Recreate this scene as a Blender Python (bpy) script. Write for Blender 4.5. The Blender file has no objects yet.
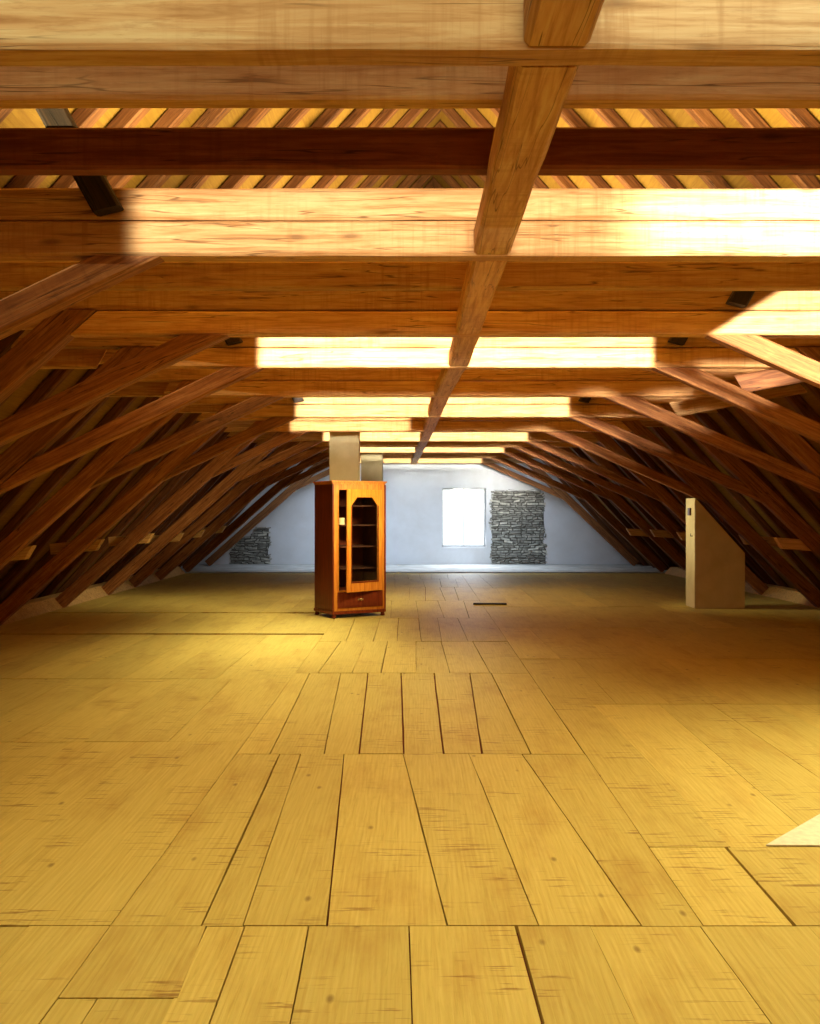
import bpy, bmesh, math, random
from mathutils import Vector, Matrix, noise

random.seed(7)
SC = bpy.context.scene
COL = SC.collection
V = Vector

# ------------------------------------------------------------------ camera, world, light, exposure
EYE = 1.6
F_PX, IMG_W, IMG_H = 950.0, 820.0, 1024.0
cam_d = bpy.data.cameras.new('camera')
cam_d.sensor_fit = 'VERTICAL'
cam_d.sensor_height = 36.0
cam_d.lens = F_PX / IMG_H * 36.0
cam_d.shift_x = -6.0 / IMG_H
cam_d.shift_y = -4.0 / IMG_H
cam_d.clip_start = 0.05
cam = bpy.data.objects.new('camera', cam_d)
cam.location = (0, 0, EYE)
cam.rotation_euler = (math.pi / 2, 0, 0)
COL.objects.link(cam)
SC.camera = cam

SC.view_settings.view_transform = 'Standard'
SC.view_settings.look = 'None'
SC.view_settings.exposure = 0.0
SC.view_settings.gamma = 1.0
SC.view_settings.use_curve_mapping = False
SC.cycles.use_denoising = True
SC.cycles.max_bounces = 10
SC.cycles.diffuse_bounces = 6
SC.cycles.caustics_reflective = False
SC.cycles.caustics_refractive = False

world = bpy.data.worlds.new('daylight')
world.use_nodes = True
SC.world = world
world.node_tree.nodes['Background'].inputs[0].default_value = (0.93, 0.97, 1.0, 1)
world.node_tree.nodes['Background'].inputs[1].default_value = 1.6

# depth of every truss (front face of its collar beam), from the camera
TRUSS = [2.52, 4.594, 6.70, 8.24, 10.40, 12.76, 15.17, 17.40, 19.06, 20.96, 23.40, 25.9]
LIT_X0, LIT_X1 = -1.36, 2.05


def area(name, loc, aim, sx, sy, watts, color=(1, 1, 1), spread=180, roll=0.0):
    l = bpy.data.lights.new(name, 'AREA')
    l.shape = 'RECTANGLE'
    l.size, l.size_y = sx, sy
    l.energy = watts
    l.color = color
    l.spread = math.radians(spread)
    o = bpy.data.objects.new(name, l)
    o.location = loc
    q = V(aim).to_track_quat('-Z', 'Y')
    o.rotation_euler = (q.to_matrix() @ Matrix.Rotation(roll, 3, 'Z')).to_euler()
    COL.objects.link(o)
    return o


TRUSSL = (1.0, 1.0, 0.88)
# added unseen lamps standing in for daylight on every second truss
for d_, w_ in ((2.52, 4.4), (4.594, 9.5), (8.24, 30.0), (12.76, 22.0), (17.40, 24.0), (20.96, 24.0), (25.9, 18.0)):
    xa = LIT_X0 - 0.055 * min(max(0.0, d_ - 8.24), 6.0)
    xb = LIT_X1 - 0.03 * max(0.0, d_ - 17.0)
    area('truss_fill', ((xa + xb) / 2, d_ - 0.42, 2.985), (0, 1, 0), xb - xa, 0.36, w_, TRUSSL if d_ > 3 else (0.84, 1.0, 0.80), 14 if d_ > 5 else 24)
area('truss_fill', (1.75, 4.1, 2.985), (0, 1, 0), 1.3, 0.34, 14.0, (0.84, 0.93, 1.0), 60)            # cooler towards the right
area('truss_fill', (1.1, 2.0, 2.985), (0, 1, 0), 1.6, 0.34, 1.6, (0.60, 0.86, 1.0), 50)
area('truss_fill', (0.9, 2.69, 3.03), (0, 1, 0), 5.5, 0.14, 1.1, (1, 0.95, 0.72), 50)  # added lamp brightening the tie behind the nearest truss
area('dormer_daylight', (3.28, 6.2, 3.13), (0, 1, 0), 3.0, 0.75, 42.0, (1, 0.97, 0.88), 8, math.radians(32))
area('truss_fill', (-1.05, 14.7, 2.93), (0, 1, 0), 1.9, 0.22, 4.0, TRUSSL, 14)  # added lamp for the left half of one truss
# added unseen lamps under the collars that brighten the floor
FLOORL = (0.97, 0.94, 0.60)
area('floor_fill', (0.6, 3.4, 2.78), (0, 0, -1), 6.0, 4.6, 84.0, FLOORL, 120)
area('floor_fill', (3.2, 5.4, 2.60), (0.0, 0, -1), 2.0, 3.4, 48.0, FLOORL, 100)
area('floor_fill', (-0.8, 9.0, 2.76), (-0.1, 0, -1), 4.4, 3.0, 52.0, FLOORL, 105)
area('floor_fill', (-1.0, 12.45, 2.76), (-0.25, 0, -1), 4.6, 0.6, 50.0, FLOORL, 75)
area('floor_fill', (-1.6, 16.4, 2.76), (-0.7, 0, -1), 2.5, 6.0, 24.0, FLOORL, 70)
area('floor_fill', (0.2, 17.0, 2.75), (0, 0, -1), 6.0, 5.0, 46.0, (1, 0.76, 0.40), 105)
area('cabinet_fill', (0.9, 11.6, 2.7), (-0.82, 1, -0.55), 0.8, 0.5, 20.0, (1, 0.88, 0.5), 50)  # added unseen lamp that brightens the cabinet front
area('pier_fill', (2.2, 15.35, 2.3), (1, 0, -0.45), 0.35, 0.5, 6.0, FLOORL, 60)  # added unseen lamp for the pier's left face
# added warm lamps above the collars, brightening the roof boards
area('ridge_fill', (0.4, 5.6, 3.3), (0, 0.1, 1), 5.0, 4.0, 1000.0, (1.0, 0.93, 0.50), 120)
area('ridge_fill', (0.4, 11.0, 3.3), (0, 0.1, 1), 4.4, 4.0, 500.0, (1.0, 0.90, 0.50), 120)
# cool daylight at the gable end
area('gable_daylight', (-1.6, 24.1, 2.7), (0, 0.7, -1), 3.0, 0.8, 54.0, (0.62, 0.78, 1.0), 130)
area('gable_daylight', (1.8, 24.1, 2.7), (0, 0.7, -1), 3.0, 0.8, 50.0, (0.62, 0.78, 1.0), 130)
area('window_daylight', (1.35, 26.55, 1.35), (0, -1, -0.5), 1.15, 1.5, 60.0, (0.82, 0.9, 1.0), 150)
# added warm fill lamp behind the camera; no window is built there
area('back_fill', (0.6, -2.5, 1.9), (0, 1, 0.02), 3.0, 2.0, 25.0, (1.0, 0.40, 0.11), 140)


# ------------------------------------------------------------------ helpers
def srgb(r, g, b):
    f = lambda c: (c / 255 / 12.92) if c / 255 <= 0.04045 else ((c / 255 + 0.055) / 1.055) ** 2.4
    return (f(r), f(g), f(b), 1.0)


def link(name, me, mat=None, parent=None):
    o = bpy.data.objects.new(name, me)
    COL.objects.link(o)
    if mat:
        me.materials.append(mat)
    if parent:
        o.parent = parent
    return o


def tag(o, label=None, cat=None, group=None, kind=None):
    if label: o['label'] = label
    if cat: o['category'] = cat
    if group: o['group'] = group
    if kind: o['kind'] = kind
    return o


def empty(name, loc, rz=0.0):
    o = bpy.data.objects.new(name, None)
    o.empty_display_size = 0.2
    o.location = loc
    o.rotation_euler = (0, 0, rz)
    COL.objects.link(o)
    return o


class MB:
    """collects shapes into one mesh"""
    def __init__(self):
        self.bm = bmesh.new()

    def hexa(self, c):
        """eight corners: bottom loop then top loop"""
        v = [self.bm.verts.new(p) for p in c]
        for f in ((3, 2, 1, 0), (4, 5, 6, 7), (0, 1, 5, 4), (1, 2, 6, 5), (2, 3, 7, 6), (3, 0, 4, 7)):
            self.bm.faces.new([v[i] for i in f])
        return self

    def box(self, x0, x1, y0, y1, z0, z1):
        return self.hexa([(x0, y0, z0), (x1, y0, z0), (x1, y1, z0), (x0, y1, z0),
                          (x0, y0, z1), (x1, y0, z1), (x1, y1, z1), (x0, y1, z1)])

    def prism_y(self, pts, y0, y1):
        """polygon in x,z extruded along y"""
        a = [self.bm.verts.new((x, y0, z)) for x, z in pts]
        b = [self.bm.verts.new((x, y1, z)) for x, z in pts]
        n = len(pts)
        self.bm.faces.new(a)
        self.bm.faces.new(b[::-1])
        for i in range(n):
            self.bm.faces.new((a[i], b[i], b[(i + 1) % n], a[(i + 1) % n]))
        return self

    def lathe(self, cx, cy, prof, n=20):
        rings = []
        for r, z in prof:
            rings.append([self.bm.verts.new((cx + r * math.cos(2 * math.pi * k / n), cy + r * math.sin(2 * math.pi * k / n), z)) for k in range(n)])
        for a, b in zip(rings, rings[1:]):
            for k in range(n):
                self.bm.faces.new((a[k], a[(k + 1) % n], b[(k + 1) % n], b[k]))
        self.bm.faces.new(rings[0][::-1])
        self.bm.faces.new(rings[-1])
        return self

    def build(self, name, mat=None, parent=None, bevel=0.0, seg=2, smooth=False):
        bmesh.ops.recalc_face_normals(self.bm, faces=self.bm.faces)
        if bevel:
            bmesh.ops.bevel(self.bm, geom=list(self.bm.edges), offset=bevel, segments=seg, affect='EDGES', clamp_overlap=True)
        me = bpy.data.meshes.new(name)
        self.bm.to_mesh(me)
        self.bm.free()
        if smooth:
            for p in me.polygons: p.use_smooth = True
        return link(name, me, mat, parent)


def timber(name, p0, p1, wid, hgt, mat, plane0=None, plane1=None, rough=0.005, cham=0.012, seg=None, side=None, parent=None):
    """a hand hewn timber along p0 -> p1 (axis through the section's middle).  wid is measured along y (or x for
    a timber that runs along y), hgt across it.  plane0 / plane1 = (point, normal) cut the ends."""
    p0, p1 = V(p0), V(p1)
    u = (p1 - p0).normalized()
    s = V((0, 1, 0)) if abs(u.y) < 0.9 else V((-1, 0, 0))
    if side: s = V(side)
    v = u.cross(s).normalized()
    s = v.cross(u).normalized()
    plane0 = plane0 or (p0, u)
    plane1 = plane1 or (p1, u)
    a, b, c = wid / 2, hgt / 2, cham
    sec = [(-a + c, -b), (a - c, -b), (a, -b + c), (a, b - c), (a - c, b), (-a + c, b), (-a, b - c), (-a, -b + c)]
    L = (p1 - p0).length
    n = seg or max(3, int(L / 0.22))
    seed = V((random.random() * 90, random.random() * 90, random.random() * 90))
    bm = bmesh.new()
    M = Matrix((u, s, v)).transposed()
    inv = M.inverted()
    rings = []
    for i in range(n + 1):
        ring = []
        for k, (q, r) in enumerate(sec):
            off = s * q + v * r
            t0 = (V(plane0[0]) - (p0 + off)).dot(V(plane0[1])) / u.dot(V(plane0[1]))
            t1 = (V(plane1[0]) - (p0 + off)).dot(V(plane1[1])) / u.dot(V(plane1[1]))
            t = t0 + (t1 - t0) * i / n
            corner = V(((k // 2) * 7.3, 0, t * 2.2)) + seed
            j = noise.noise_vector(corner) * rough
            j2 = noise.noise_vector(corner * 4.0) * rough * 0.45
            # shrink only, so that joined timbers touch and do not cross
            dq = -abs(j.x + j2.x) * (1 if q > 0 else -1)
            dr = -abs(j.y + j2.y) * (1 if r > 0 else -1)
            if i in (0, n): dq *= 0.4; dr *= 0.4
            ring.append(bm.verts.new((t, q + dq, r + dr)))
        rings.append(ring)
    for A, B in zip(rings, rings[1:]):
        for k in range(8):
            bm.faces.new((A[k], A[(k + 1) % 8], B[(k + 1) % 8], B[k]))
    bm.faces.new(rings[0][::-1])
    bm.faces.new(rings[-1])
    bmesh.ops.recalc_face_normals(bm, faces=bm.faces)
    me = bpy.data.meshes.new(name)
    bm.to_mesh(me)
    bm.free()
    o = link(name, me, mat, parent)
    mw = M.to_4x4()
    mw.translation = p0
    o.matrix_world = mw
    return o


# ------------------------------------------------------------------ materials
class NT:
    def __init__(self, name):
        self.m = bpy.data.materials.new(name)
        self.m.use_nodes = True
        self.t = self.m.node_tree
        self.b = self.t.nodes['Principled BSDF']

    def n(self, typ, **kw):
        x = self.t.nodes.new(typ)
        for k, v in kw.items(): setattr(x, k, v)
        return x

    def l(self, a, b): self.t.links.new(a, b)

    def ramp(self, fac, stops):
        r = self.n('ShaderNodeValToRGB')
        e = r.color_ramp.elements
        while len(e) < len(stops): e.new(0.5)
        for el, (p, c) in zip(e, stops): el.position, el.color = p, c
        self.l(fac, r.inputs[0])
        return r.outputs[0]

    def mix(self, fac, a, b, mode='MIX'):
        x = self.n('ShaderNodeMix', data_type='RGBA', blend_type=mode)
        for i, val in ((0, fac), (6, a), (7, b)):
            if hasattr(val, 'links'): self.l(val, x.inputs[i])
            else: x.inputs[i].default_value = val
        return x.outputs[2]

    def noise(self, vec, scale, detail=4, rough=0.55, dist=0.0):
        x = self.n('ShaderNodeTexNoise')
        x.inputs['Scale'].default_value = scale
        x.inputs['Detail'].default_value = detail
        x.inputs['Roughness'].default_value = rough
        x.inputs['Distortion'].default_value = dist
        self.l(vec, x.inputs['Vector'])
        return x.outputs['Fac']

    def mapping(self, vec, scale, loc=None):
        x = self.n('ShaderNodeMapping')
        x.inputs['Scale'].default_value = scale
        self.l(vec, x.inputs['Vector'])
        if loc is not None: self.l(loc, x.inputs['Location'])
        return x.outputs[0]

    def math(self, op, a, b=0.0):
        x = self.n('ShaderNodeMath', operation=op)
        for i, val in ((0, a), (1, b)):
            if hasattr(val, 'links'): self.l(val, x.inputs[i])
            else: x.inputs[i].default_value = val
        return x.outputs[0]

    def bump(self, h, strength=0.3, dist=0.01):
        x = self.n('ShaderNodeBump')
        x.inputs['Strength'].default_value = strength
        x.inputs['Distance'].default_value = dist
        self.l(h, x.inputs['Height'])
        self.l(x.outputs[0], self.b.inputs['Normal'])


def wood(name, dark, mid, light, rough=0.75, crack=0.8, axis=0, knots=True, fine=20.0, saw=0.0):
    """sawn or hewn timber, grain along one local axis"""
    t = NT(name)
    tc = t.n('ShaderNodeTexCoord').outputs['Object']
    oi = t.n('ShaderNodeObjectInfo').outputs['Random']
    loc = t.n('ShaderNodeCombineXYZ')
    m = t.math('MULTIPLY', oi, 57.0)
    for i in range(3): t.l(m, loc.inputs[i])
    def sc(a, b):
        s = [b, b, b]; s[axis] = a
        return s
    g = t.noise(t.mapping(tc, sc(1.1, fine), loc.outputs[0]), 2.0, 6, 0.6, 0.7)
    big = t.noise(t.mapping(tc, sc(0.7, 2.2), loc.outputs[0]), 1.6, 3)
    col = t.ramp(g, [(0.28, dark), (0.5, mid), (0.72, light)])
    col = t.mix(t.ramp(big, [(0.35, (0, 0, 0, 1)), (0.7, (1, 1, 1, 1))]), col, t.mix(0.35, col, dark))
    cr = t.noise(t.mapping(tc, sc(0.35, 9.0), loc.outputs[0]), 1.7, 3, 0.5, 0.3)
    crm = t.ramp(cr, [(0.491, (0, 0, 0, 1)), (0.498, (1, 1, 1, 1)), (0.503, (1, 1, 1, 1)), (0.51, (0, 0, 0, 1))])
    gate = t.ramp(t.noise(t.mapping(tc, sc(0.6, 3.0), loc.outputs[0]), 1.3, 2), [(0.42, (0, 0, 0, 1)), (0.5, (1, 1, 1, 1))])
    cf = t.math('MULTIPLY', t.math('MULTIPLY', crm, gate), crack)
    cdark = tuple(c * 0.3 for c in dark[:3]) + (1,)
    col = t.mix(cf, col, cdark)
    if knots:
        vo = t.n('ShaderNodeTexVoronoi')
        vo.inputs['Scale'].default_value = 1.0
        t.l(t.mapping(tc, sc(2.2, 7.0), loc.outputs[0]), vo.inputs['Vector'])
        kn = t.ramp(vo.outputs['Distance'], [(0.05, (1, 1, 1, 1)), (0.15, (0, 0, 0, 1))])
        col = t.mix(t.math('MULTIPLY', kn, 0.6), col, cdark)
    if saw:
        sm = t.noise(t.mapping(tc, sc(34.0, 2.0), loc.outputs[0]), 1.0, 3, 0.6)
        sg = t.noise(t.mapping(tc, sc(0.9, 2.0), loc.outputs[0]), 1.0, 2)
        sf = t.math('MULTIPLY', t.ramp(sm, [(0.48, (0, 0, 0, 1)), (0.68, (1, 1, 1, 1))]), t.ramp(sg, [(0.42, (0, 0, 0, 1)), (0.6, (1, 1, 1, 1))]))
        col = t.mix(t.math('MULTIPLY', sf, saw), col, dark)
    fleck = t.noise(t.mapping(tc, sc(9.0, 60.0), loc.outputs[0]), 1.0, 4, 0.7)
    col = t.mix(t.math('MULTIPLY', t.ramp(fleck, [(0.52, (0, 0, 0, 1)), (0.7, (1, 1, 1, 1))]), 0.45), col, dark)
    tint = t.n('ShaderNodeHueSaturation')
    t.l(col, tint.inputs['Color'])
    t.l(t.math('ADD', t.math('MULTIPLY', oi, 0.34), 0.82), tint.inputs['Value'])
    t.l(tint.outputs[0], t.b.inputs['Base Color'])
    t.b.inputs['Roughness'].default_value = rough
    t.b.inputs['Specular IOR Level'].default_value = 0.25
    t.bump(t.math('SUBTRACT', g, t.math('MULTIPLY', cf, 1.5)), 0.35, 0.006)
    return t.m


def floor_wood():
    t = NT('floor_boards')
    at = t.n('ShaderNodeAttribute', attribute_name='board')
    tc = t.n('ShaderNodeTexCoord').outputs['Object']
    loc = t.n('ShaderNodeCombineXYZ')
    sepc = t.n('ShaderNodeSeparateColor')
    t.l(at.outputs['Color'], sepc.inputs[0])
    r1, r2 = sepc.outputs[0], sepc.outputs[1]
    for i, k in enumerate((37.0, 61.0, 13.0)):
        t.l(t.math('MULTIPLY', r1, k), loc.inputs[i])
    L = loc.outputs[0]
    g = t.noise(t.mapping(tc, (34, 1.3, 1), L), 1.8, 7, 0.65, 0.8)
    rings = t.n('ShaderNodeTexWave', wave_type='BANDS', bands_direction='X')
    rings.inputs['Scale'].default_value = 5.0
    rings.inputs['Distortion'].default_value = 9.0
    rings.inputs['Detail'].default_value = 2.0
    rings.inputs['Detail Scale'].default_value = 0.7
    t.l(t.mapping(tc, (2.6, 0.28, 1), L), rings.inputs['Vector'])
    col = t.ramp(g, [(0.2, srgb(182, 152, 68)), (0.45, srgb(204, 178, 88)), (0.75, srgb(216, 192, 104))])
    col = t.mix(t.math('MULTIPLY', rings.outputs['Fac'], 0.16), col, srgb(172, 120, 46))
    st = t.ramp(t.noise(t.mapping(tc, (2.4, 0.8, 1), L), 1.5, 5, 0.65), [(0.5, (0, 0, 0, 1)), (0.72, (1, 1, 1, 1))])
    col = t.mix(t.math('MULTIPLY', st, 0.42), col, srgb(164, 116, 44))
    # saw marks and scuffs across the boards
    sc_ = t.noise(t.mapping(tc, (4.0, 46.0, 1), L), 1.0, 3, 0.6)
    sg = t.noise(t.mapping(tc, (2.0, 2.0, 1), L), 1.1, 2)
    scf = t.math('MULTIPLY', t.ramp(sc_, [(0.575, (0, 0, 0, 1)), (0.64, (1, 1, 1, 1))]), t.ramp(sg, [(0.5, (0, 0, 0, 1)), (0.62, (1, 1, 1, 1))]))
    col = t.mix(t.math('MULTIPLY', scf, 0.62), col, srgb(122, 72, 24))
    vo = t.n('ShaderNodeTexVoronoi')
    vo.inputs['Scale'].default_value = 1.0
    t.l(t.mapping(tc, (5.0, 2.4, 1), L), vo.inputs['Vector'])
    kn = t.ramp(vo.outputs['Distance'], [(0.03, (1, 1, 1, 1)), (0.085, (0, 0, 0, 1))])
    col = t.mix(t.math('MULTIPLY', kn, 0.55), col, srgb(96, 52, 18))
    hs = t.n('ShaderNodeHueSaturation')
    t.l(col, hs.inputs['Color'])
    t.l(t.math('ADD', t.math('MULTIPLY', r2, 0.14), 0.93), hs.inputs['Value'])
    hs.inputs['Saturation'].default_value = 1.0
    t.l(hs.outputs[0], t.b.inputs['Base Color'])
    t.b.inputs['Roughness'].default_value = 0.62
    t.b.inputs['Specular IOR Level'].default_value = 0.25
    t.bump(g, 0.25, 0.004)
    return t.m


def plaster(name, a, b, scale=1.4, bump=0.25):
    t = NT(name)
    tc = t.n('ShaderNodeTexCoord').outputs['Object']
    n1 = t.noise(tc, scale, 6, 0.6, 0.3)
    n2 = t.noise(tc, scale * 14, 4, 0.6)
    col = t.ramp(n1, [(0.32, b), (0.62, a)])
    t.l(col, t.b.inputs['Base Color'])
    t.b.inputs['Roughness'].default_value = 0.9
    t.b.inputs['Specular IOR Level'].default_value = 0.15
    t.bump(t.math('ADD', n1, t.math('MULTIPLY', n2, 0.4)), bump, 0.015)
    return t.m


def plain(name, col, rough=0.6, metal=0.0, scale=30.0):
    t = NT(name)
    tc = t.n('ShaderNodeTexCoord').outputs['Object']
    n1 = t.noise(tc, scale, 3)
    c2 = tuple(c * 0.8 for c in col[:3]) + (1,)
    t.l(t.ramp(n1, [(0.3, c2), (0.7, col)]), t.b.inputs['Base Color'])
    t.b.inputs['Roughness'].default_value = rough
    t.b.inputs['Metallic'].default_value = metal
    return t.m


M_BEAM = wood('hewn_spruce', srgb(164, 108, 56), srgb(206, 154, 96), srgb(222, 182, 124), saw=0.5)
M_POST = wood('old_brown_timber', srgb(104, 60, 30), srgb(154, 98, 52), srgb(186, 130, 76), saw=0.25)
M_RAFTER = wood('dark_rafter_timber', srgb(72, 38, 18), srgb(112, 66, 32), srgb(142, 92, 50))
M_BRACE = wood('blackened_timber', srgb(34, 24, 18), srgb(52, 36, 26), srgb(72, 50, 34))
M_SILL = wood('pale_sill_timber', srgb(176, 128, 74), srgb(212, 168, 104), srgb(226, 190, 130))
M_FLOOR = floor_wood()
M_UNDER = plain('dark_subfloor', srgb(120, 46, 14), 0.95)
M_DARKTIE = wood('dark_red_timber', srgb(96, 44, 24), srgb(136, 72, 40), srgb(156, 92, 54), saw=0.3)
M_ROOF = wood('roof_boarding', srgb(112, 76, 22), srgb(126, 90, 27), srgb(138, 102, 34), axis=1, crack=0.2, knots=False)
M_WALL = plaster('gable_plaster', srgb(224, 224, 224), srgb(208, 206, 202), 0.8, 0.08)
M_SIDEW = plaster('chimney_plaster', srgb(222, 202, 156), srgb(206, 184, 136), 2.0)
M_SCREED = plaster('pale_screed', srgb(206, 206, 200), srgb(170, 168, 160), 2.0)
M_CAB = wood('red_brown_cabinet_wood', srgb(92, 34, 16), srgb(126, 52, 24), srgb(150, 70, 32), rough=0.35, crack=0.1, axis=2, knots=False)
M_CABF = wood('honey_cabinet_wood', srgb(186, 100, 30), srgb(216, 134, 46), srgb(228, 156, 62), rough=0.35, crack=0.1, axis=2, knots=False)
M_INNER = wood('cabinet_inside', srgb(66, 32, 18), srgb(88, 46, 26), srgb(104, 58, 34), axis=2, knots=False)
M_BRASS = plain('brass', srgb(226, 190, 120), 0.35, 0.8)
M_PAPER = plain('cream_card', srgb(236, 218, 160), 0.8)
M_SOCKET = plain('brown_plastic', srgb(84, 50, 28), 0.5)
M_BOARD = plain('pale_hardboard', srgb(240, 226, 190), 0.7)
M_FRAME = plain('white_paint', srgb(240, 240, 238), 0.5)


def glass():
    t = NT('window_glass')
    tr = t.n('ShaderNodeBsdfTransparent')
    tr.inputs[0].default_value = (0.95, 0.97, 0.96, 1)
    gl = t.n('ShaderNodeBsdfGlossy')
    gl.inputs['Roughness'].default_value = 0.03
    mx = t.n('ShaderNodeMixShader')
    fr = t.n('ShaderNodeFresnel')
    fr.inputs[0].default_value = 1.45
    t.l(fr.outputs[0], mx.inputs[0])
    t.l(tr.outputs[0], mx.inputs[1])
    t.l(gl.outputs[0], mx.inputs[2])
    t.l(mx.outputs[0], t.t.nodes['Material Output'].inputs['Surface'])
    return t.m


M_GLASS = glass()


def stone_mat():
    t = NT('rubble_stone')
    at = t.n('ShaderNodeAttribute', attribute_name='board')
    tc = t.n('ShaderNodeTexCoord').outputs['Object']
    n1 = t.noise(tc, 9.0, 5, 0.65)
    c = t.ramp(n1, [(0.3, srgb(128, 126, 116)), (0.5, srgb(192, 188, 172)), (0.7, srgb(222, 216, 198))])
    sep = t.n('ShaderNodeSeparateColor')
    t.l(at.outputs['Color'], sep.inputs[0])
    hs = t.n('ShaderNodeHueSaturation')
    t.l(c, hs.inputs['Color'])
    t.l(t.math('ADD', t.math('MULTIPLY', sep.outputs[0], 0.7), 0.5), hs.inputs['Value'])
    t.l(hs.outputs[0], t.b.inputs['Base Color'])
    t.b.inputs['Roughness'].default_value = 0.95
    t.bump(n1, 0.5, 0.02)
    return t.m


M_STONE = stone_mat()
M_MORTAR = plain('dark_mortar', srgb(96, 90, 80), 0.95)

# ------------------------------------------------------------------ geometry of the roof frame
Y_BACK, Y_GABLE, Y_FRONT = -3.0, 26.68, -3.0
Z_COL = EYE + 1.22                 # underside of the collar beams
RAF = 1.10                         # slope of the rafters
RAF_L = -6.25        # inner foot of the left rafters, ridge

POST_L, SL_L = -5.63, 0.885        # inner foot and slope of the leaning posts
POST_R, SL_R = 6.43, 0.95


def shift(d):
    return -0.045 * max(0.0, d - 15.0)


def raf_foot(side, d):
    return RAF_L if side < 0 else 6.98 + 1.55 * shift(d)


def ridge(d):
    x = (RAF_L + raf_foot(1, d)) / 2
    return x, RAF * (x - RAF_L)


def raf_plane(side, d):
    return V((raf_foot(side, d), 0, 0)), V((side * RAF, 0, 1)).normalized()


def post_foot(side, d):
    return (POST_L if side < 0 else POST_R + shift(d))


def post_slope(side):
    return SL_L if side < 0 else SL_R


def post_x(side, d, z):
    return post_foot(side, d) - side * z / post_slope(side)


def rafter_x(side, d, z):
    return raf_foot(side, d) - side * z / RAF


ORD = ['first', 'second', 'third', 'fourth', 'fifth', 'sixth', 'seventh', 'eighth', 'ninth', 'tenth', 'eleventh', 'twelfth']
SIDE = {-1: 'left', 1: 'right'}
LIT = {0, 1, 3, 5, 7, 9, 11}


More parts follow.
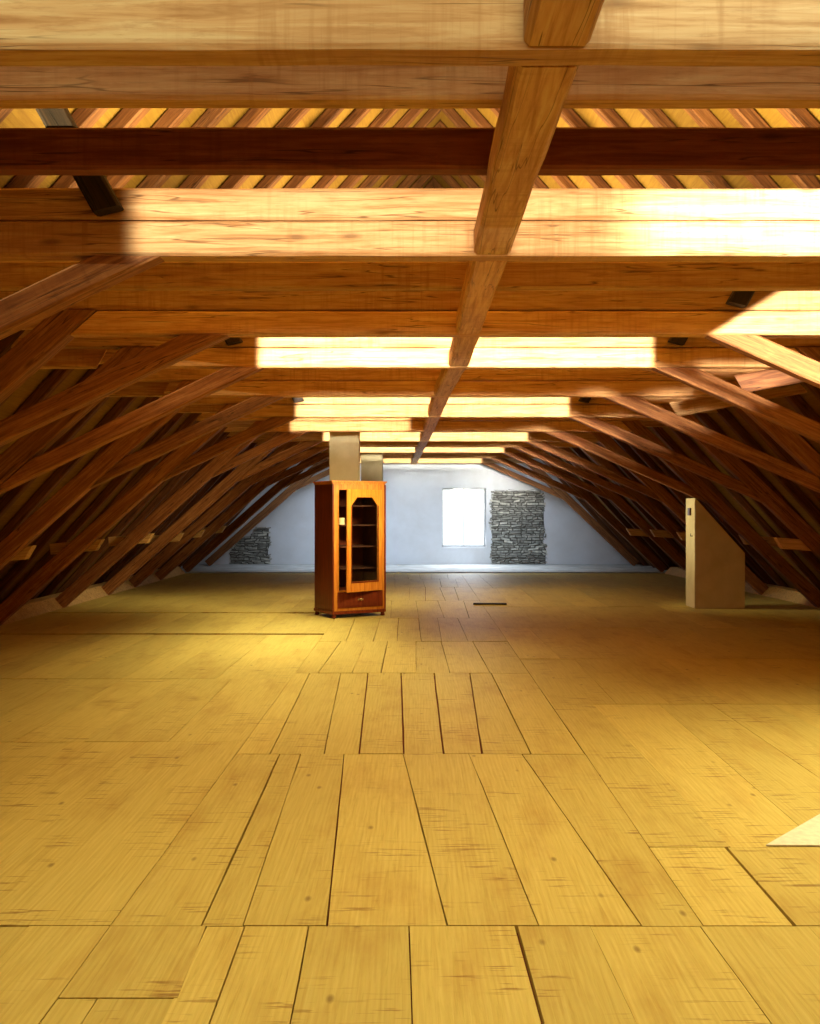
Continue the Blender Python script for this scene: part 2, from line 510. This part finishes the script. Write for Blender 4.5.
# ------------------------------------------------------------------ floor
def floor():
    bm = bmesh.new()
    lay = bm.loops.layers.color.new('board')

    def board(d0, d1, xa0, xb0, xa1, xb1, ga=0.0022, gb=0.0022, ge=0.003):
        """near edge xa0..xb0 at d0, far edge xa1..xb1 at d1"""
        lift = random.uniform(-0.002, 0.002)
        c = (random.random(), random.random(), random.random(), 1)
        n = max(1, int((d1 - d0) / 0.35))
        ph = random.random() * 50
        prev = None
        z0 = -0.03
        rows = []
        for i in range(n + 1):
            t = i / n
            d = d0 + ge + (d1 - d0 - 2 * ge) * t
            wl = noise.noise(V((ph, d * 1.7, 0))) * 0.0035
            wr = noise.noise(V((ph + 9, d * 1.7, 3))) * 0.0035
            xa = xa0 + (xa1 - xa0) * t + ga * 0.72 + wl
            xb = xb0 + (xb1 - xb0) * t - gb * 0.72 + wr
            rows.append([bm.verts.new((xa, d, z0)), bm.verts.new((xb, d, z0)), bm.verts.new((xb, d, lift)), bm.verts.new((xa, d, lift))])
        fs = []
        for A, B in zip(rows, rows[1:]):
            for k in range(4):
                fs.append(bm.faces.new((A[k], A[(k + 1) % 4], B[(k + 1) % 4], B[k])))
        fs.append(bm.faces.new(rows[0][::-1]))
        fs.append(bm.faces.new(rows[-1]))
        for f in fs:
            for l in f.loops: l[lay] = c

    def row(d0, d1, seps, **kw):
        """seps: (x near, x far, half gap)"""
        for a, b in zip(seps, seps[1:]):
            board(d0, d1, a[0], b[0], a[1], b[1], a[2], b[2], **kw)

    def auto(x0, x1, wmin=0.30, wmax=0.52, g=0.0012):
        out = [(x0, x0, g)]
        x = x0
        while x1 - x > wmax * 1.3:
            x += random.uniform(wmin, wmax)
            j = random.uniform(-0.03, 0.03)
            out.append((x - j, x + j, random.choice((g, g, g * 1.6))))
        out.append((x1, x1, g))
        return out
    X0, X1 = -6.9, 7.9
    W, T = 0.009, 0.0028
    # front row, across the whole width
    row(-3.0, 1.2, auto(X0, X1))
    row(1.2, 3.636, auto(X0, -1.48)[:-1] + [(-1.48, -1.48, T), (-1.17, -1.17, T)])
    row(3.10, 3.636, [(-1.17, -1.17, T), (-0.775, -0.80, 0.005)])
    row(1.2, 3.10, [(-1.17, -1.17, T), (-1.03, -1.04, T), (-0.775, -0.775, T)])
    row(1.2, 3.636, [(-0.775, -0.80, 0.004), (-0.61, -0.654, 0.004), (-0.345, -0.41, 0.0045), (0.03, -0.027, T), (0.42, 0.383, W),
                     (0.73, 0.666, 0.0016), (1.14, 1.087, T)] + auto(1.5, X1), ge=0.004)
    # middle zone
    row(3.636, 6.18, [(-1.17, -1.17, 0.0015), (-0.823, -0.885, 0.007), (-0.662, -0.75, 0.004), (-0.34, -0.468, 0.0055), (0.12, -0.085, 0.004),
                      (0.47, 0.345, 0.004), (0.865, 0.69, 0.006), (1.1, 1.1, 0.0015)], ge=0.005)
    row(6.18, 9.21, [(-1.17, -1.17, T), (-0.95, -1.03, 0.006), (-0.60, -0.73, 0.005), (-0.37, -0.465, 0.008), (-0.078, -0.145, 0.009), (0.179, 0.175, 0.009),
                     (0.43, 0.52, 0.009), (0.75, 0.73, 0.008), (1.1, 1.1, 0.007)], ge=0.006)
    row(9.21, 11.4, [(-1.17, -1.17, 0.004), (-0.95, -0.9, 0.006), (-0.62, -0.6, T), (-0.34, -0.34, 0.007), (0.0, 0.0, T), (0.33, 0.3, 0.005), (0.72, 0.68, 0.006), (1.1, 1.1, 0.006)], ge=0.006)
    d = 11.4
    for e in (13.8, 16.4, 19.2, 21.4, 23.3):
        row(d, e, auto(-1.17, 1.1, 0.26, 0.42, 0.0035), ge=0.006)
        d = e
    # left zone
    d = 3.636
    for e, ge in ((6.5, 0.004), (8.9, 0.004), (12.0, 0.006), (14.45, 0.006), (17.4, 0.006), (20.2, 0.008), (23.3, 0.01)):
        right = -1.17
        row(d, e, auto(X0, right, 0.36, 0.58), ge=ge)
        d = e + (0.12 if e in (12.0, 14.45) else 0)
    # right zone
    d = 3.636
    for e, ge in ((4.48, 0.004), (7.75, 0.003), (10.07, 0.009), (12.67, 0.008), (15.4, 0.008), (19.0, 0.006), (23.3, 0.01)):
        s = auto(1.1, X1, 0.36, 0.58)
        if e == 4.48:
            s = [(1.1, 1.1, T), (1.45, 1.46, 0.010)] + [q for q in s if q[0] > 1.6]
        row(d, e, s, ge=ge)
        d = e
    bmesh.ops.recalc_face_normals(bm, faces=bm.faces)
    me = bpy.data.meshes.new('floor')
    bm.to_mesh(me)
    bm.free()
    o = tag(link('floor', me, M_FLOOR), kind='structure')
    u = MB().box(X0, X1, -3.0, 23.4, -0.12, -0.031).build('subfloor', M_UNDER, o)
    return o


floor()
tag(MB().box(-6.9, 7.9, 23.36, Y_GABLE, -0.1, 0.022).build('floor_screed', M_SCREED), 'pale grey screed strip along the foot of the gable wall', 'floor', kind='structure')


# ------------------------------------------------------------------ walls and roof boarding
def gable():
    wx0, wx1, wz0, wz1 = 0.73, 1.965, 0.50, 2.16
    y0, y1 = Y_GABLE, Y_GABLE + 0.5
    m = MB()
    L, R = RAF_L - 0.195, raf_foot(1, Y_GABLE) + 0.195
    rx = (L + R) / 2
    zz = lambda x: RAF * (x - L) if x < rx else RAF * (R - x)
    m.prism_y([(L, 0.0), (wx0, 0.0), (wx0, zz(wx0)), (rx, zz(rx))], y0, y1)
    m.prism_y([(wx1, 0.0), (R, 0.0), (wx1, zz(wx1))], y0, y1)
    m.prism_y([(wx0, 0.0), (wx1, 0.0), (wx1, wz0), (wx0, wz0)], y0, y1)
    m.prism_y([(wx0, wz1), (wx1, wz1), (wx1, zz(wx1)), (wx0, zz(wx0))], y0, y1)
    w = tag(m.build('wall_far', M_WALL), kind='structure')
    f = MB()
    t, yo = 0.035, y1 - 0.12
    f.box(wx0, wx0 + t, yo, yo + 0.06, wz0, wz1).box(wx1 - t, wx1, yo, yo + 0.06, wz0, wz1)
    f.box(wx0, wx1, yo, yo + 0.06, wz0, wz0 + t).box(wx0, wx1, yo, yo + 0.06, wz1 - t, wz1)
    cx = (wx0 + wx1) / 2
    f.box(cx - 0.009, cx + 0.009, yo + 0.01, yo + 0.05, wz0, wz1)
    win = tag(f.build('window_1', M_FRAME), kind='structure')
    MB().box(wx0 + t, cx - 0.009, yo + 0.025, yo + 0.031, wz0 + t, wz1 - t).build('window_pane', M_GLASS, win)
    MB().box(cx + 0.009, wx1 - t, yo + 0.025, yo + 0.031, wz0 + t, wz1 - t).build('window_pane', M_GLASS, win)

    # patches where the plaster has come away
    def patch(name, outline, label):
        """outline(z) -> x0, x1 ; courses of flat rubble stones"""
        bm = bmesh.new()
        lay = bm.loops.layers.color.new('board')
        z = 0.03
        ztop = outline(None)
        while z < ztop:
            h = random.uniform(0.032, 0.08)
            x0, x1 = outline(z)
            x = x0 + random.uniform(-0.05, 0.03)
            while x < x1:
                wd = random.uniform(0.08, 0.36)
                e = min(x + wd, x1 + random.uniform(-0.02, 0.06))
                if e - x < 0.05: break
                p = random.uniform(0.01, 0.055)
                tilt = random.uniform(-0.02, 0.02)
                g = 0.008
                pts = []
                for yy, ins in ((y0 + 0.005, 0.0), (y0 - p, 0.012)):
                    for (a, b) in ((x + g + ins, z + g + ins * 0.6 + tilt), (e - g - ins, z + g + ins * 0.6 - tilt), (e - g - ins, z + h - g - ins * 0.6 - tilt), (x + g + ins, z + h - g - ins * 0.6 + tilt)):
                        pts.append(bm.verts.new((a + random.uniform(-0.01, 0.01), yy, max(0.026, b + random.uniform(-0.006, 0.006)))))
                c = (random.random(), 0, 0, 1)
                fs = [bm.faces.new([pts[i] for i in q]) for q in ((4, 5, 6, 7), (0, 1, 5, 4), (1, 2, 6, 5), (2, 3, 7, 6), (3, 0, 4, 7))]
                for ff in fs:
                    for l in ff.loops: l[lay] = c
                x = e
            z += h
        bmesh.ops.recalc_face_normals(bm, faces=bm.faces)
        me = bpy.data.meshes.new(name)
        bm.to_mesh(me); bm.free()
        o = link(name, me, M_STONE, w)
        o['label'] = label
        # mortar bed just behind the stones
        mb = MB()
        zz_ = [0.024 + (ztop - 0.05) * k / 10 for k in range(11)]
        L_ = [(outline(q)[0] + 0.03, q) for q in zz_]
        R_ = [(outline(q)[1] - 0.01, q) for q in zz_]
        mb.prism_y(L_[::-1] + R_, y0 - 0.006, y0 + 0.002)
        mb.build('mortar_bed', M_MORTAR, o)
    jag = lambda z, s, a: noise.noise(V((s, z * 4.0, 0))) * a

    def right(z):
        if z is None: return 2.10
        a = 2.10 + jag(z, 3, 0.05) + max(0, z - 1.95) * 0.6
        b = 3.60 + jag(z, 8, 0.05) - max(0, 0.5 - (1.0 - abs(z - 0.4))) * 0.0 - max(0, z - 1.9) * 0.7 + (0.05 if z < 0.6 else 0)
        return a, b

    def left(z):
        if z is None: return 1.06
        a = -5.25 + jag(z, 5, 0.06) + (max(0.0, z - 0.35) * 0.75) + (0.25 if z > 0.75 else 0)
        b = -4.12 + jag(z, 11, 0.05)
        return a, b
    patch('exposed_stonework', right, 'tall patch of grey rubble stone right of the window')
    patch('exposed_stonework', left, 'low patch of dark rubble stone at the left end')
    return w


gable()
tag(MB().prism_y([(RAF_L - 0.4, 0), (raf_foot(1, 0) + 0.4, 0), (ridge(0)[0], ridge(0)[1] + 0.44)], Y_BACK - 0.3, Y_BACK).build('wall_back', M_WALL), kind='structure')


def roof(side, name):
    """boards lying along the roof on top of the rafters"""
    m = MB()
    c = 1 / math.hypot(1, RAF)
    ux, uz = -side * c, RAF * c                       # up the slope
    nx, nz = side * RAF * c, c                        # outwards
    DD = (Y_BACK, 15.0, Y_GABLE + 0.5)
    q0 = [(raf_foot(side, d) + nx * 0.13, nz * 0.13) for d in DD]
    lo = -q0[0][1] / uz
    hi = [(ridge(d)[0] - b[0]) / ux for d, b in zip(DD, q0)]
    n = 34
    cuts = sorted([0.0, 1.0] + [(k + random.uniform(-0.2, 0.2)) / n for k in range(1, n)])
    for ca, cb in zip(cuts, cuts[1:]):
        cc = []
        for d, b, h in zip(DD, q0, hi):
            sa, sb = lo + (h - lo) * ca, lo + (h - lo) * cb
            cc.append([(b[0] + ux * a + nx * t, d, b[1] + uz * a + nz * t) for a, t in ((sa, 0), (sb, 0), (sb, 0.028), (sa, 0.028))])
        for A, B in zip(cc, cc[1:]):
            m.hexa(A + B)
    tag(m.build(name, M_ROOF), kind='structure')


roof(-1, 'ceiling_left')
roof(1, 'ceiling_right')


# ------------------------------------------------------------------ sills
def sill(side):
    m = bmesh.new()
    a = math.atan(post_slope(side))
    h = 0.23
    rings = []
    for d in (-2.9, 15.0, 23.2):
        x = post_foot(side, d)
        pts = [(x, 0.004), (x + side * h * math.sin(a), h * math.cos(a)), (x + side * 0.37, h * math.cos(a)), (x + side * 0.37, 0.004)]
        rings.append([m.verts.new((px, d, pz)) for px, pz in pts])
    for A, B in zip(rings, rings[1:]):
        for k in range(4):
            m.faces.new((A[k], A[(k + 1) % 4], B[(k + 1) % 4], B[k]))
    m.faces.new(rings[0][::-1]); m.faces.new(rings[-1])
    bmesh.ops.recalc_face_normals(m, faces=m.faces)
    me = bpy.data.meshes.new('sill_timber')
    m.to_mesh(me); m.free()
    o = link('sill_timber', me, M_SILL)
    tag(o, 'long pale sill timber on the floor under the %s row of leaning posts' % SIDE[side], 'timber', 'sill timbers along the eaves')


sill(-1); sill(1)

# ------------------------------------------------------------------ trusses
TH = 0.12
for i, d in enumerate(TRUSS):
    nm = ORD[i]
    yc = d + TH / 2
    lit = 'brightly lit ' if i in LIT else 'half-lit ' if i == 6 else 'shaded '
    zb, zm, zt = Z_COL, Z_COL + 0.175, Z_COL + 0.335
    pl = {}
    for s in (-1, 1):
        sl = post_slope(s)
        n = V((sl, 0, s)).normalized()
        if s > 0: n = V((sl, 0, 1)).normalized()
        else: n = V((-sl, 0, 1)).normalized()
        pl[s] = (V((post_foot(s, d), yc, 0)), n)      # inner face of the leaning post
    # lower collar, between the posts
    o = timber('collar_beam', (post_x(-1, d, zb), yc, (zb + zm) / 2 - 0.001), (post_x(1, d, zb), yc, (zb + zm) / 2 - 0.001), TH, zm - zb - 0.004, M_BEAM, pl[-1], pl[1], rough=0.007)
    tag(o, '%slower collar beam of the %s truss from the camera' % (lit, nm), 'beam', 'lower collar beams')
    # upper collar, rafter to rafter
    rp = {}
    for s in (-1, 1):
        rp[s] = raf_plane(s, d)
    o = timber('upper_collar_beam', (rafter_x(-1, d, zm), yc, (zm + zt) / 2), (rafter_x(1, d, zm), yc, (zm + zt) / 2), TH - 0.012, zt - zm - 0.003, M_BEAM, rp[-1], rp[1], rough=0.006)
    tag(o, '%supper collar beam lying on the lower one, %s truss from the camera' % (lit, nm), 'beam', 'upper collar beams')
    for s in (-1, 1):
        sl = post_slope(s)
        u = V((-s, 0, sl)).normalized()
        out = V((s * sl, 0, 1)).normalized()
        hp = 0.20
        foot = V((post_foot(s, d), yc, 0.004)) + out * (hp / 2)
        top = foot + u * ((zm - foot.z) / u.z)
        o = timber('leaning_post', foot, top, 0.155, hp - 0.004, M_POST, (V((post_foot(s, d), yc, 0.004)), u), (V((0, 0, zm - 0.004)), V((0, 0, 1))))
        tag(o, 'brown leaning post of the %s truss from the camera, %s side' % (nm, SIDE[s]), 'post', '%s leaning posts' % SIDE[s])
        # brace from the post up to the collar beam
        if s < 0: tx, bs = (-1.24 if i == 1 else -1.33) - 0.06 * min(max(0.0, d - 8.24), 6.5), 0.475
        else: tx, bs = 2.06 + shift(d) * 0.6, 0.44
        low = V((tx, yc, zb))
        dirb = V((s, 0, -bs)).normalized()
        outb = V((s * bs, 0, 1)).normalized()
        hb = 0.145
        # where the lower edge meets the post
        A = post_foot(s, d)
        # zb - bs*(|x-tx|) = sl*|A-x|
        L_ = (sl * abs(A - tx) - zb) / (sl - bs) if abs(sl - bs) > 1e-6 else 2.0
        low2 = low + V((s * L_, 0, -bs * L_))
        o = timber('brace', low + outb * hb / 2, low2 + outb * hb / 2, 0.125, hb, M_POST, (V((0, 0, zb - 0.001)), V((0, 0, 1))), (pl[s][0] - pl[s][1] * 0.001, pl[s][1]))
        tag(o, '%sdiagonal brace under the %s collar beam from the camera, %s side' % ('sunlit ' if (i == 2 and s > 0) else 'brown ', nm, SIDE[s]), 'brace', '%s diagonal braces' % SIDE[s])
        # short tie from the rafter past the post
        if 2 <= i <= 9:
            zt_ = 1.0 + random.uniform(-0.03, 0.05)
            xi = post_x(s, d, zt_) - s * (0.12 if s < 0 else 0.34 if i != 6 else 0.03)
            yo = d + 0.155 + 0.06
            xo = xi + s * (0.62 if s < 0 else 0.75)
            o = timber('tie_block', (xi, yo, zt_ + 0.075), (xo, yo, zt_ + 0.02), 0.10, 0.15, M_SILL,
                       (V((xi, yo, zt_)), V((-s * 0.86, -0.1, -0.5))))
            tag(o, 'pale pointed tie block low behind the %s leaning post, %s side' % (nm, SIDE[s]), 'tie', '%s low tie blocks' % SIDE[s])
        # dark brace up to the rafter, in front of the collar
        if (s, i) in ((-1, 1), (-1, 3), (-1, 5), (1, 2), (1, 3), (1, 5)):
            bx = (-1.47 if i == 1 else -1.56) if s < 0 else 2.24
            e0 = V((bx, d - 0.052, zb + 0.20))
            ub = V((s * 0.485, 0, 0.874)).normalized()
            rz = raf_plane(s, d)
            if i > 1: rz = (V((0, 0, zb + 0.80)), V((0, 0, 1)))
            t = (rz[0] - e0).dot(rz[1]) / ub.dot(rz[1])
            o = timber('rafter_brace', e0, e0 + ub * t, 0.09, 0.13, M_BRACE, (e0, V((0.25 * s, 0, 1)).normalized()), rz)
            tag(o, 'blackened short brace rising from the face of the %s collar beam, %s side' % (nm, SIDE[s]), 'brace', 'blackened rafter braces')
        if i in (3, 4) :
            yo = d + 0.155 + 0.07
            if s < 0: a_, b_ = V((-2.80, yo, 2.93)), V((-3.62, yo, 2.93))
            else: a_, b_ = V((2.88, yo, 2.70)), V((4.5, yo, 3.0))
            rz = raf_plane(s, d)
            o = timber('tie_block', a_, b_, 0.13, 0.17, M_RAFTER if (s, i) == (1, 3) else M_BEAM, (a_, V((-s * 0.8, 0.3, -0.45))), rz)  # dark timber on one right-hand block stands in for shade
            tag(o, 'stout tie block high behind the %s truss, under the %s rafters' % (nm, SIDE[s]), 'tie', 'high tie blocks')


# ------------------------------------------------------------------ rafters and their collars
def rafter(side, d, label, w=0.115):
    c = 1 / math.hypot(1, RAF)
    u = V((-side * c, 0, RAF * c))
    out = V((side * RAF * c, 0, c))
    foot = V((raf_foot(side, d), d + w / 2, 0)) + out * 0.0625
    rx, rz = ridge(d)
    top = V((rx, d + w / 2, rz)) + out * 0.0625
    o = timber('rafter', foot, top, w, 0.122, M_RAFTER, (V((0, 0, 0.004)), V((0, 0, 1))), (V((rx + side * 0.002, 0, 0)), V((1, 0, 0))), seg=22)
    tag(o, label, 'rafter', 'rafters of the %s roof slope' % SIDE[side])


BETWEEN = []
for s in (-1, 1):
    rafter(s, 26.5, 'dark rafter tight against the gable wall, %s slope' % SIDE[s])
for i, d in enumerate(TRUSS):
    e = TRUSS[i + 1] if i + 1 < len(TRUSS) else None
    for s in (-1, 1):
        rafter(s, d - 0.003, 'dark rafter standing over the %s truss from the camera, %s slope' % (ORD[i], SIDE[s]))
    if e:
        ks = ((0.30, 'first'), (0.613, 'second')) if i == 0 else ((0.27, 'first'), (0.60, 'second')) if i == 1 else ((0.30, 'first'), (0.65, 'second'))
        for k, word in ks:
            q = d + (e - d) * k
            if i > 1 or word == 'second':
                for s in (-1, 1):
                    rafter(s, q, ('dark rafter midway behind the %s truss from the camera, %s slope' % (ORD[i], SIDE[s])) if i < 2 else
                           ('%s dark rafter behind the %s truss from the camera, %s slope' % (word, ORD[i], SIDE[s])))
            if i < 2 or (word == 'first' and i < 9):
                BETWEEN.append((q, word, i))
for q, word, i in BETWEEN:
    zb = EYE + 1.355
    yo = q + 0.05
    rp = {s: raf_plane(s, yo) for s in (-1, 1)}
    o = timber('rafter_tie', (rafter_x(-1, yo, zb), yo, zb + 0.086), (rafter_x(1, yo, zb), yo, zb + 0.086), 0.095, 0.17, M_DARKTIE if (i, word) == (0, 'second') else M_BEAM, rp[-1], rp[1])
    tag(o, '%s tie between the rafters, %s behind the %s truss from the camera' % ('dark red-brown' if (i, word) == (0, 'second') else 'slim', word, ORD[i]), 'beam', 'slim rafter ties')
# high collars close under the ridge
for i in (0, 1, 2, 3, 4):
    d = TRUSS[i]
    z = 5.6
    yo = d - 0.06
    rp = {s: raf_plane(s, yo) for s in (-1, 1)}
    o = timber('ridge_collar', (rafter_x(-1, yo, z), yo, z), (rafter_x(1, yo, z), yo, z), 0.1, 0.14, M_BEAM, rp[-1], rp[1])
    tag(o, 'short collar high under the ridge over the %s truss from the camera' % ORD[i], 'beam', 'short collars under the ridge')

# ------------------------------------------------------------------ the purlin along the middle, in lengths between the trusses
px0, px1 = 0.284, 0.463


def purlin_x(d):
    k = [(-2, 0.374), (8.2, 0.37), (10.4, 0.29), (15.2, 0.205), (27, -0.08)]
    for (a, xa), (b, xb) in zip(k, k[1:]):
        if d <= b: return xa + (xb - xa) * (d - a) / (b - a)


ends = [-1.0] + [d for d in TRUSS] + [Y_GABLE]
for i in range(len(ends) - 1):
    a = ends[i] + (TH + 0.002 if i else 0)
    b = ends[i + 1] - 0.002
    j = random.uniform(-0.004, 0.004)
    lab = ('central purlin length in front of the first truss' if i == 0 else
           'central purlin length between the %s and %s trusses' % (ORD[i - 1], ORD[i]) if i < len(TRUSS) else
           'central purlin length from the last truss into the gable wall')
    hw = (px1 - px0) / 2
    o = timber('purlin', (purlin_x(a) + j, a, Z_COL + 0.071), (purlin_x(b) + j, b, Z_COL + 0.071), 2 * hw, 0.134, M_BEAM,
               (V((0, a, 0)), V((0, 1, 0))), (V((0, b, 0)), V((0, 1, 0))), rough=0.012, cham=0.016)
    tag(o, lab, 'beam', 'central purlin')


# ------------------------------------------------------------------ chimneys and the pier
def chimney(x0, x1, y0, y1, label):
    h = RAF * ((x0 + x1) / 2 - RAF_L) + 0.0
    h = RAF * (x0 - RAF_L) + 0.05
    m = MB().box(x0, x1, y0, y1, 0.0, h)
    o = m.build('chimney', M_SIDEW, None, 0.012)
    tag(o, label, 'chimney', 'square plastered chimneys')


chimney(-1.465, -0.972, 16.06, 16.55, 'cream plastered chimney rising directly behind the wooden cabinet')
chimney(-1.27, -0.78, 21.95, 22.5, 'second cream chimney, further back and partly hidden by the first')

pr = empty('masonry_pier', (4.83, 15.1, 0))
tag(pr, 'plastered masonry pier with a sloping top under the right-hand posts', 'pier')
m = MB().prism_y([(-0.40, 0.0), (0.40, 0.0), (0.40, 0.88), (-0.375, 1.745), (-0.40, 1.76)], 0.0, 0.5)
m.build('pier_body', M_SIDEW, pr, 0.006)
MB().box(-0.428, -0.40, 0.19, 0.31, 1.48, 1.60).build('socket', M_SOCKET, pr, 0.004)
MB().box(-0.44, -0.395, 0.10, 0.115, 1.145, 1.16).box(-0.44, -0.43, 0.10, 0.115, 1.145, 1.19).build('hook', M_SOCKET, pr)


# ------------------------------------------------------------------ cabinet
def cabinet():
    W, D, H = 0.885, 0.66, 1.995
    th = math.radians(30)
    r = empty('display_cabinet', (-1.215, 13.72, 0), th)
    tag(r, 'tall red-brown display cabinet with a glazed door standing ajar', 'cabinet')
    # local: x along the front from the near-left corner, y into the cabinet
    t = 0.035
    b = MB()
    b.box(0.02, 0.02 + t, 0.02, D, 0.10, H - 0.05)                     # sides
    b.box(W - 0.02 - t, W - 0.02, 0.02, D, 0.10, H - 0.05)
    b.box(0.02 + t, W - 0.02 - t, D - 0.02, D, 0.10, H - 0.05)         # back
    b.box(0.02 + t, W - 0.02 - t, 0.03, D - 0.02, H - 0.08, H - 0.05)  # top
    b.box(0.02 + t, W - 0.02 - t, 0.03, D - 0.02, 0.10, 0.13)
    b.box(0.02 + t, W - 0.02 - t, 0.03, D - 0.02, 0.38, 0.40)
    b.build('carcass', M_CAB, r, 0.003)
    f = MB()                                                           # face frame
    f.box(0.02, 0.115, 0.0, 0.02, 0.10, H - 0.05)
    f.box(W - 0.085, W - 0.02, 0.0, 0.02, 0.10, H - 0.05)
    f.box(0.115, W - 0.085, 0.0, 0.02, H - 0.13, H - 0.05)
    f.box(0.115, W - 0.085, 0.0, 0.02, 0.10, 0.155)
    f.box(0.115, W - 0.085, 0.0, 0.02, 0.375, 0.40)
    f.build('face_frame', M_CABF, r, 0.003)
    c = MB()
    c.box(-0.012, W + 0.012, -0.022, D + 0.005, H - 0.018, H)
    c.box(0.004, W - 0.004, -0.010, D, H - 0.034, H - 0.018)
    c.box(0.012, W - 0.012, -0.004, D, H - 0.05, H - 0.034)
    c.build('cornice', M_CABF, r, 0.004)
    p = MB()
    p.box(0.004, W - 0.004, -0.014, D, 0.055, 0.10)
    p.build('plinth', M_CAB, r, 0.005)
    for x, y in ((0.045, 0.025), (W - 0.045, 0.025), (0.045, D - 0.04), (W - 0.045, D - 0.04)):
        MB().lathe(x, y, [(0.022, 0.0), (0.034, 0.008), (0.036, 0.022), (0.026, 0.036), (0.032, 0.05), (0.032, 0.056)]).build('foot', M_CAB, r, smooth=True)
    for x in (0.005, W - 0.03):                                         # slim corner mouldings
        MB().box(x, x + 0.025, -0.012, 0.0, 0.10, H - 0.05).build('corner_moulding', M_CAB, r, 0.004)
    dr = MB().box(0.09, W - 0.06, -0.016, -0.001, 0.145, 0.375)
    dr.box(0.13, W - 0.10, -0.022, -0.016, 0.17, 0.35)
    drw = dr.build('drawer', M_CAB, r, 0.004)
    k = MB().lathe(0, 0, [(0.006, 0), (0.006, 0.012), (0.015, 0.018), (0.017, 0.026), (0.010, 0.034)], 14).box(-0.045, 0.045, -0.012, 0.012, -0.003, 0.001)
    ko = k.build('drawer_pull', M_BRASS, drw)
    ko.location = (W / 2 + 0.01, -0.022, 0.262)
    ko.rotation_euler = (math.radians(90), 0, 0)
    for z in (0.70, 1.02, 1.335, 1.62):
        MB().box(0.058, W - 0.058, 0.06, D - 0.025, z, z + 0.02).build('shelf', M_INNER, r, 0.002)
    # door, hinged on the right, swung outwards
    dw, dz0, dz1 = W - 0.115 - 0.085 - 0.004, 0.385, H - 0.125
    g = empty('door', (W - 0.087, -0.006, 0))
    g.parent = r
    g.rotation_euler = (0, 0, math.radians(15))
    st = 0.085
    dm = MB()
    y0, y1 = -0.026, 0.0
    dm.box(-dw, -dw + st, y0, y1, dz0, dz1).box(-st, 0, y0, y1, dz0, dz1)
    dm.box(-dw + st, -st, y0, y1, dz0, dz0 + 0.15).box(-dw + st, -st, y0, y1, dz1 - 0.115, dz1)
    cz, cw = dz1 - 0.115, 0.11                                            # clipped upper corners of the light
    dm.prism_y([(-dw + st, cz), (-dw + st + cw, cz), (-dw + st, cz - cw * 1.1)], y0 + 0.003, y1 - 0.003)
    dm.prism_y([(-st, cz), (-st, cz - cw * 1.1), (-st - cw, cz)], y0 + 0.003, y1 - 0.003)
    dm.build('door_frame', M_CABF, g, 0.003)
    bd = MB()
    bd.box(-dw + st - 0.012, -dw + st, y0 - 0.008, y0, dz0 + 0.138, cz - 0.12).box(-st, -st + 0.012, y0 - 0.008, y0, dz0 + 0.138, cz - 0.12)
    bd.box(-dw + st - 0.012, -st + 0.012, y0 - 0.010, y0, dz0 + 0.13, dz0 + 0.15)
    bd.build('glazing_bead', M_CAB, g, 0.002)
    MB().box(-dw + st, -st, -0.016, -0.012, dz0 + 0.15, cz).build('glass_pane', M_GLASS, g)
    MB().box(-dw + 0.02, -dw + 0.045, y0 - 0.003, y0, 1.06, 1.14).build('keyhole_plate', M_BRASS, g, 0.001)
    # a card lying on the shelf inside, seen through the gap
    n = MB().box(-0.055, 0.055, 0.0, 0.004, 0.0, 0.1)
    o = n.build('cream_card', M_PAPER)
    loc = r.matrix_basis @ V((0.19, 0.09, 1.3565))
    o.location = loc
    o.rotation_euler = (0, 0, th)
    tag(o, 'small cream card standing on a shelf inside the display cabinet', 'card')


cabinet()

# ------------------------------------------------------------------ small things on the floor
b = MB()
pv = [[b.bm.verts.new((x, y, z)) for x, y in ((1.655, 4.49), (2.75, 4.47), (2.75, 5.60))] for z in (0.003, 0.009)]
b.bm.faces.new(pv[0][::-1]); b.bm.faces.new(pv[1])
for k in range(3): b.bm.faces.new((pv[0][k], pv[0][(k + 1) % 3], pv[1][(k + 1) % 3], pv[1][k]))
tag(b.build('hardboard_sheet', M_BOARD), 'pale triangular offcut of hardboard lying on the floorboards', 'board')
b = timber('floor_gap_strip', (0.95, 15.75, 0.014), (1.5, 15.72, 0.014), 0.10, 0.024, M_BRACE, rough=0.003, cham=0.004)  # dark strip laid on the boards in place of an open gap
tag(b, 'short dark strip standing in for a gap in the floorboards beyond the cabinet', 'strip')
